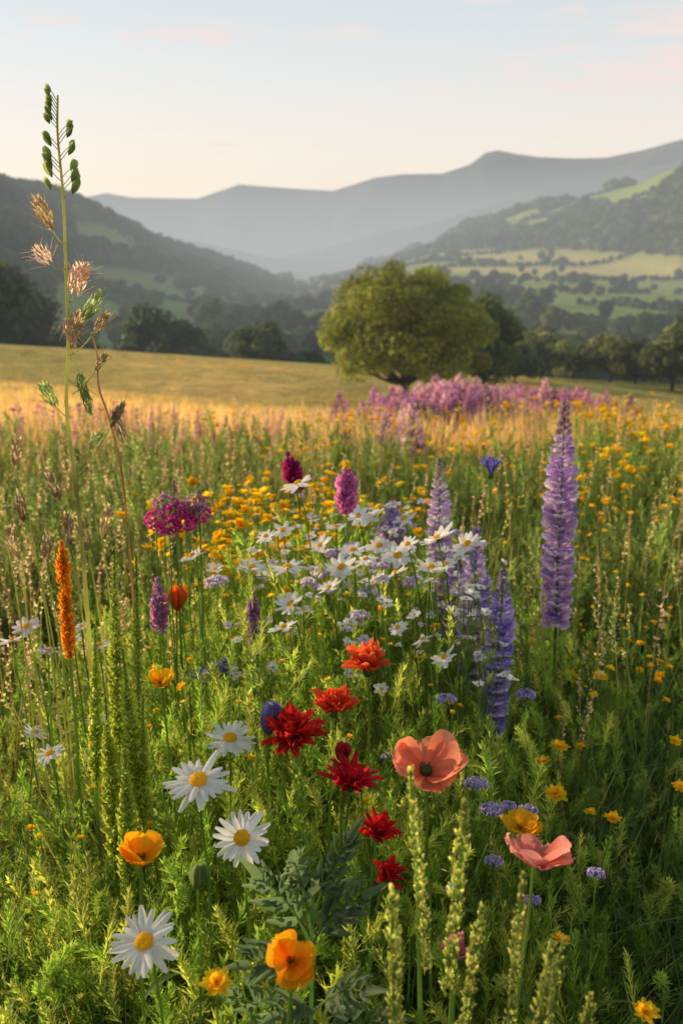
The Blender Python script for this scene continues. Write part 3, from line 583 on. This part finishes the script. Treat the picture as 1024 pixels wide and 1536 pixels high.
def mk_pan():
    g=Geo(); p=bez((0,0,0),(.06,0,1),(0,0,.7),6)
    tube(g,p,.0018,np.array([.8,.85,.6]),3); n=22
    t=U(.80,1,n); pos=np.stack([.06*t**2+rng.normal(size=n)*.006,rng.normal(size=n)*.006,t],1); leafcards(g,pos,unit(n),np.full(n,.013),np.array([1.2,1.1,1.0])*U(.7,1.2,n)[:,None]); return g.arr()
PN=[mk_pan() for _ in range(3)]
n=2300; y=U(1.6**.5,12**.5,n)**2; q=U(-.42,.42,n); x=q*y; keep=((np.abs(x+.02)>.28)|(y>2.8))&((q<.02)|(U(0,1,n)<.45)); x=x[keep];y=y[keep];n=len(x); z=terr(x,y)
cg=np.array([(.48,.40,.22),(.42,.42,.18),(.52,.38,.26)])[rng.integers(0,3,n)]; hh=U(.40,.64,n)*np.interp(y,[1,4,6,11],[1,1,.85,.8]); k=rng.integers(0,3,n); g=Geo()
for t in range(3):
    m=k==t; g.inst(PN[t],np.stack([x,y,z],1)[m],rotm(U(0,6.3,m.sum()),rng.normal(size=m.sum())*.12,0*x[m]),hh[m],cg[m])
g.build('flowering_grass',M_leaf)
def leaf2(g,b,dirv,L,w,c):
    s=np.cross(dirv,[.3,.2,1]); s/=np.linalg.norm(s); g.add(np.stack([b,b+dirv*L*.5+s*w*.5,b+dirv*L,b+dirv*L*.5-s*w*.5]),[[0,1,2],[0,2,3]],np.stack([np.array(c)*.8,c,np.array(c)*1.2,c]))
def mk_sprig(n=13,thin=.045):
    g=Geo(); tube(g,bez((0,0,0),(.1,0,1),(0,.05,.6),4),.012,np.array([1,1,.9]),3)
    for i in range(n):
        t=.15+.85*i/n; b=np.array([.1*t*t,0,t]); a=i*2.4
        for k in range(3):
            e=.5+.35*k; aa=a+(k-1)*.5; leaf2(g,b,np.array([math.cos(aa)*math.cos(e),math.sin(aa)*math.cos(e),math.sin(e)]),U(.20,.38)*(1.1-.5*t),thin,np.array([1,1,.9]))
    return g.arr()
SP=[mk_sprig(18,.03),mk_sprig(20,.026),mk_sprig(18,.03),mk_sprig(13,.06)]
def herbs(name,x,y,hh,colr,per=6,sz=.10):
    n=len(x);g=Geo(); z0=terr(x,y)
    for j in range(per):
        f=.30+.70*j/(per-1) if per>1 else 1
        zz=z0+hh*f*U(.85,1.05,n)-sz*.5; px=x+rng.normal(size=n)*.03;pyy=y+rng.normal(size=n)*.03
        k=rng.integers(0,4,n); tint=colr*(U(.6,1.35,n)*(.5+.6*f))[:,None]  # lower sprigs tinted darker, shade inside the foliage painted into the colour
        for t in range(4):
            m=k==t; g.inst(SP[t],np.stack([px,pyy,zz],1)[m],rotm(U(0,6.3,m.sum()),U(0,.7,m.sum()),0*x[m]),sz*U(.6,1.3,m.sum()),tint[m])
    return g.build(name,M_leaf,False)
n=2200; y=U(.75**.5,2.5**.5,n)**2; x=rng.normal(size=n)*(.17+.12*y)-.11; hh=mound(x,y)*U(.8,1.16,n)
cg=np.array([.19,.27,.04])*np.ones((n,3)); cg[U(0,1,n)<.35]=np.array([.34,.36,.07])
herbs('chamomile_foliage',x,y,hh,cg,7,.062)
n=1200; y=U(.8**.5,4.5**.5,n)**2; x=U(-1,1,n)*(.25+.42*y); hh=U(.20,.38,n)
herbs('low_herb_foliage',x,y,hh,np.array([.075,.125,.03])*np.ones((n,3)),4,.08)
n=1300; y=U(2.6**.5,7**.5,n)**2; x=U(-1,1,n)*(.3+.44*y); hh=U(.25,.46,n)*np.interp(y,[2.6,5,7],[1,.9,.7])*(.75+.45*(.5+.5*np.sin(x*2.3+y*1.1)*np.sin(y*1.9-x*.8+1)))
herbs('low_herb_foliage',x,y,hh,np.array([.15,.20,.05])*np.ones((n,3)),4,.13)
def drift(name,x,y,z,d,pal,n_pet=7,pw=.7):
    g=Geo(); ds=[]
    for _ in range(3):
        k=Geo()
        for l in range(2): ring(k,np.zeros(3),np.eye(3),n_pet,lambda:petal(.5*(1-.25*l),.5*pw,.3+.5*l,0,.2,2,1,.9,.5,(.85,.8,.8),(1,1,1)))
        ds.append(k.arr())
    n=len(x); kk=rng.integers(0,3,n); tint=np.array(pal)[rng.integers(0,len(pal),n)]*U(.8,1.15,n)[:,None]
    for t in range(3):
        m=kk==t; g.inst(ds[t],np.stack([x,y,z],1)[m],rotm(U(0,6.3,m.sum()),U(0,.8,m.sum()),0*x[m]),d*U(.55,1.25,m.sum()),tint[m])
    st=Geo()
    for i in range(min(n,700)): tube(st,[[x[i],y[i],z[i]],[x[i]+.01,y[i]+.01,z[i]-.15],[x[i]+.015,y[i]+.02,z[i]-.35]],.0011,GS,3)
    hd(name,st,g)
def clumpy(n,nc,fy,fq,sy,sq):
    cy=fy(nc);cq=fq(nc);k=rng.integers(0,nc,n); return np.maximum(cy[k]+rng.normal(size=n)*sy*cy[k],1.5),cq[k]+rng.normal(size=n)*sq
YP=[(.92,.62,.012),(.94,.72,.02),(.90,.54,.01)]
n=190; y=U(1.9,2.8,n); x=-.20+rng.normal(size=n)*.12; drift('yellow_buttercups',x,y,U(.56,.67,n)+.03*(2.6-y),.034,YP)
n=430; y,q=clumpy(n,26,lambda m:U(3.0,7.5,m),lambda m:rng.normal(size=m)*.07+.24,.05,.022); z=terr(q*y,y)+U(.40,.54,n); drift('yellow_buttercups',q*y,y,z,.038,YP)
n=150; y,q=clumpy(n,18,lambda m:U(4.0,9,m),lambda m:U(-.25,.1,m),.06,.02); z=terr(q*y,y)+U(.34,.48,n); drift('yellow_buttercups',q*y,y,z,.040,YP)
n=140; y=U(1.7,4,n); q=U(.14,.36,n); z=terr(q*y,y)+U(.28,.5,n); drift('yellow_buttercups',q*y,y,z,.020,YP)
n=110; y=U(1.1,2.4,n); x=U(-.5,.2,n); drift('yellow_buttercups',x,y,mound(x,y)*U(1,1.15,n),.016,YP)
n=150; y,q=clumpy(n,22,lambda m:U(5,11,m),lambda m:U(-.33,.08,m),.05,.02); z=terr(q*y,y)+U(.32,.48,n); drift('pink_campion',q*y,y,z,.042,[(.75,.36,.46),(.78,.48,.50),(.68,.28,.44)])
k=Geo()
for i in range(26):
    t=i/26; a=i*2.4; R=rotm(a,U(-.9,.1),U(-.5,.5)); k.inst(FLORET,np.array([[math.cos(a)*.16*(1.1-t),math.sin(a)*.16*(1.1-t),.5+.45*t]]),R,np.array([.10*(1.2-t*.6)]),np.ones((1,3))*U(.7,1.2))
PSP=k.arr()
n=2300; u=U(0,1,n); y=8.0+11*u**1.1+rng.normal(size=n)*.9; q=.058+.175*u+rng.normal(size=n)*(.012+.034*np.sin(u*3.1)); x=q*y; z=terr(x,y)
cl=.5+.5*np.sin(x*2.1+y*1.3)*np.sin(x*1.1-y*.9+1); kp=cl>.26; x=x[kp];y=y[kp];z=z[kp];u=u[kp];n=len(x)
hgt=U(.42,.80,n)*(.8+.4*u)*(.65+.5*cl[kp]); pal=np.array([(.60,.28,.42),(.72,.42,.50),(.52,.26,.44),(.78,.52,.56)]); ci=((np.sin(x*1.3)+np.sin(y*1.1+x))*.9+2+U(-.6,.6,n)).astype(int).clip(0,3)
g=Geo(); g.inst(PSP,np.stack([x,y,z],1),rotm(U(0,6.3,n),U(0,.3,n),0*x),np.stack([hgt*.65,hgt*.65,hgt],1),pal[ci]*U(.7,1.2,n)[:,None])
st=Geo(); tuf=pal[ci]*0+np.array([.22,.27,.08]); st.inst(TUFTN,np.stack([x,y,z],1),rotm(U(0,6.3,n),0*x,0*x),np.stack([hgt*.9]*3,1),tuf); hd('purple_willowherb_drift',st,g)
n=380; y=np.exp(U(math.log(6),math.log(16),n)); q=U(-.34,.06,n); x=q*y; z=terr(x,y); hgt=U(.3,.48,n)
g=Geo(); g.inst(PSP,np.stack([x,y,z],1),rotm(U(0,6.3,n),U(0,.3,n),0*x),np.stack([hgt*.28,hgt*.28,hgt],1),np.array([(.68,.48,.40),(.66,.52,.32),(.68,.42,.44)])[rng.integers(0,3,n)]*U(.7,1.2,n)[:,None])
st=Geo(); st.inst(TUFTN,np.stack([x,y,z],1),rotm(U(0,6.3,n),0*x,0*x),.35,np.ones((n,3))*np.array([.42,.34,.12])); hd('pink_bistort_drift',st,g)
# ---------------------------------------------------------------- sky + light + camera
w=bpy.data.worlds.new('World'); bpy.context.scene.world=w; w.use_nodes=True; nt=w.node_tree; nt.nodes.clear(); N=nt.nodes; L=nt.links.new
sky=N.new('ShaderNodeTexSky'); sky.sky_type='NISHITA'; sky.sun_disc=False; sky.sun_elevation=math.radians(SUN_EL); sky.sun_rotation=math.radians(SUN_AZ); sky.air_density=1; sky.dust_density=1.5; sky.ozone_density=1.0
bg=N.new('ShaderNodeBackground'); bg.inputs['Strength'].default_value=.145
tc=N.new('ShaderNodeTexCoord'); sp=N.new('ShaderNodeSeparateXYZ'); L(tc.outputs['Generated'],sp.inputs[0])
gr=N.new('ShaderNodeValToRGB'); L(sp.outputs['Z'],gr.inputs[0]); e=gr.color_ramp.elements
e[0].position=.0; e[0].color=(1,.84,.70,1); e[1].position=.75; e[1].color=(.30,.38,.46,1)
x=e.new(.10); x.color=(.97,.87,.77,1); x=e.new(.17); x.color=(.86,.85,.82,1); x=e.new(.27); x.color=(.68,.76,.81,1); x=e.new(.40); x.color=(.54,.65,.73,1)
sc2=N.new('ShaderNodeVectorMath'); sc2.operation='SCALE'; sc2.inputs['Scale'].default_value=7.2; L(gr.outputs[0],sc2.inputs[0])
hm=N.new('ShaderNodeMix'); hm.data_type='RGBA'; hm.inputs['Factor'].default_value=.8; L(sky.outputs[0],hm.inputs['A']); L(sc2.outputs[0],hm.inputs['B'])
mp=N.new('ShaderNodeMapping'); mp.inputs['Scale'].default_value=(3.2,3.2,20); mp.inputs['Location'].default_value=(.9,0,.5); L(tc.outputs['Generated'],mp.inputs[0])
no=N.new('ShaderNodeTexNoise'); no.inputs['Scale'].default_value=2.4; no.inputs['Detail'].default_value=8; no.inputs['Roughness'].default_value=.6; L(mp.outputs[0],no.inputs['Vector'])
mk=N.new('ShaderNodeMapRange'); mk.inputs['From Min'].default_value=-.05; mk.inputs['From Max'].default_value=.3; mk.inputs['To Min'].default_value=-.04; mk.inputs['To Max'].default_value=.08; L(sp.outputs['X'],mk.inputs['Value'])
ad=N.new('ShaderNodeMath'); ad.operation='ADD'; L(no.outputs['Fac'],ad.inputs[0]); L(mk.outputs[0],ad.inputs[1])
cr=N.new('ShaderNodeMapRange'); cr.inputs['From Min'].default_value=.57; cr.inputs['From Max'].default_value=.70; cr.inputs['To Max'].default_value=.8; L(ad.outputs[0],cr.inputs['Value'])
mx=N.new('ShaderNodeMix'); mx.data_type='RGBA'; L(cr.outputs[0],mx.inputs['Factor']); L(hm.outputs['Result'],mx.inputs['A']); mx.inputs['B'].default_value=(6.6,5.3,5.0,1)
L(mx.outputs['Result'],bg.inputs['Color']); o=N.new('ShaderNodeOutputWorld'); L(bg.outputs[0],o.inputs[0])
ld=bpy.data.lights.new('sun','SUN'); ld.energy=5; ld.angle=math.radians(.6); ld.color=(1,.78,.46)
lo=bpy.data.objects.new('sun',ld); bpy.context.scene.collection.objects.link(lo)
az=math.radians(SUN_AZ);el=math.radians(SUN_EL); D=Vector((math.sin(az)*math.cos(el),math.cos(az)*math.cos(el),math.sin(el)))
lo.rotation_euler=D.to_track_quat('Z','Y').to_euler()
cd=bpy.data.cameras.new('camera'); cam=bpy.data.objects.new('camera',cd); bpy.context.scene.collection.objects.link(cam)
cam.location=(0,0,H); cam.rotation_euler=(math.radians(90-14.2),0,0)
cd.sensor_fit='VERTICAL'; cd.sensor_height=36; cd.lens=35; cd.clip_start=.05; cd.clip_end=40000
cd.dof.use_dof=True; cd.dof.focus_distance=1.25; cd.dof.aperture_fstop=7
sc_=bpy.context.scene; sc_.camera=cam
sc_.view_settings.view_transform='Standard'; sc_.view_settings.look='None'; sc_.view_settings.exposure=0
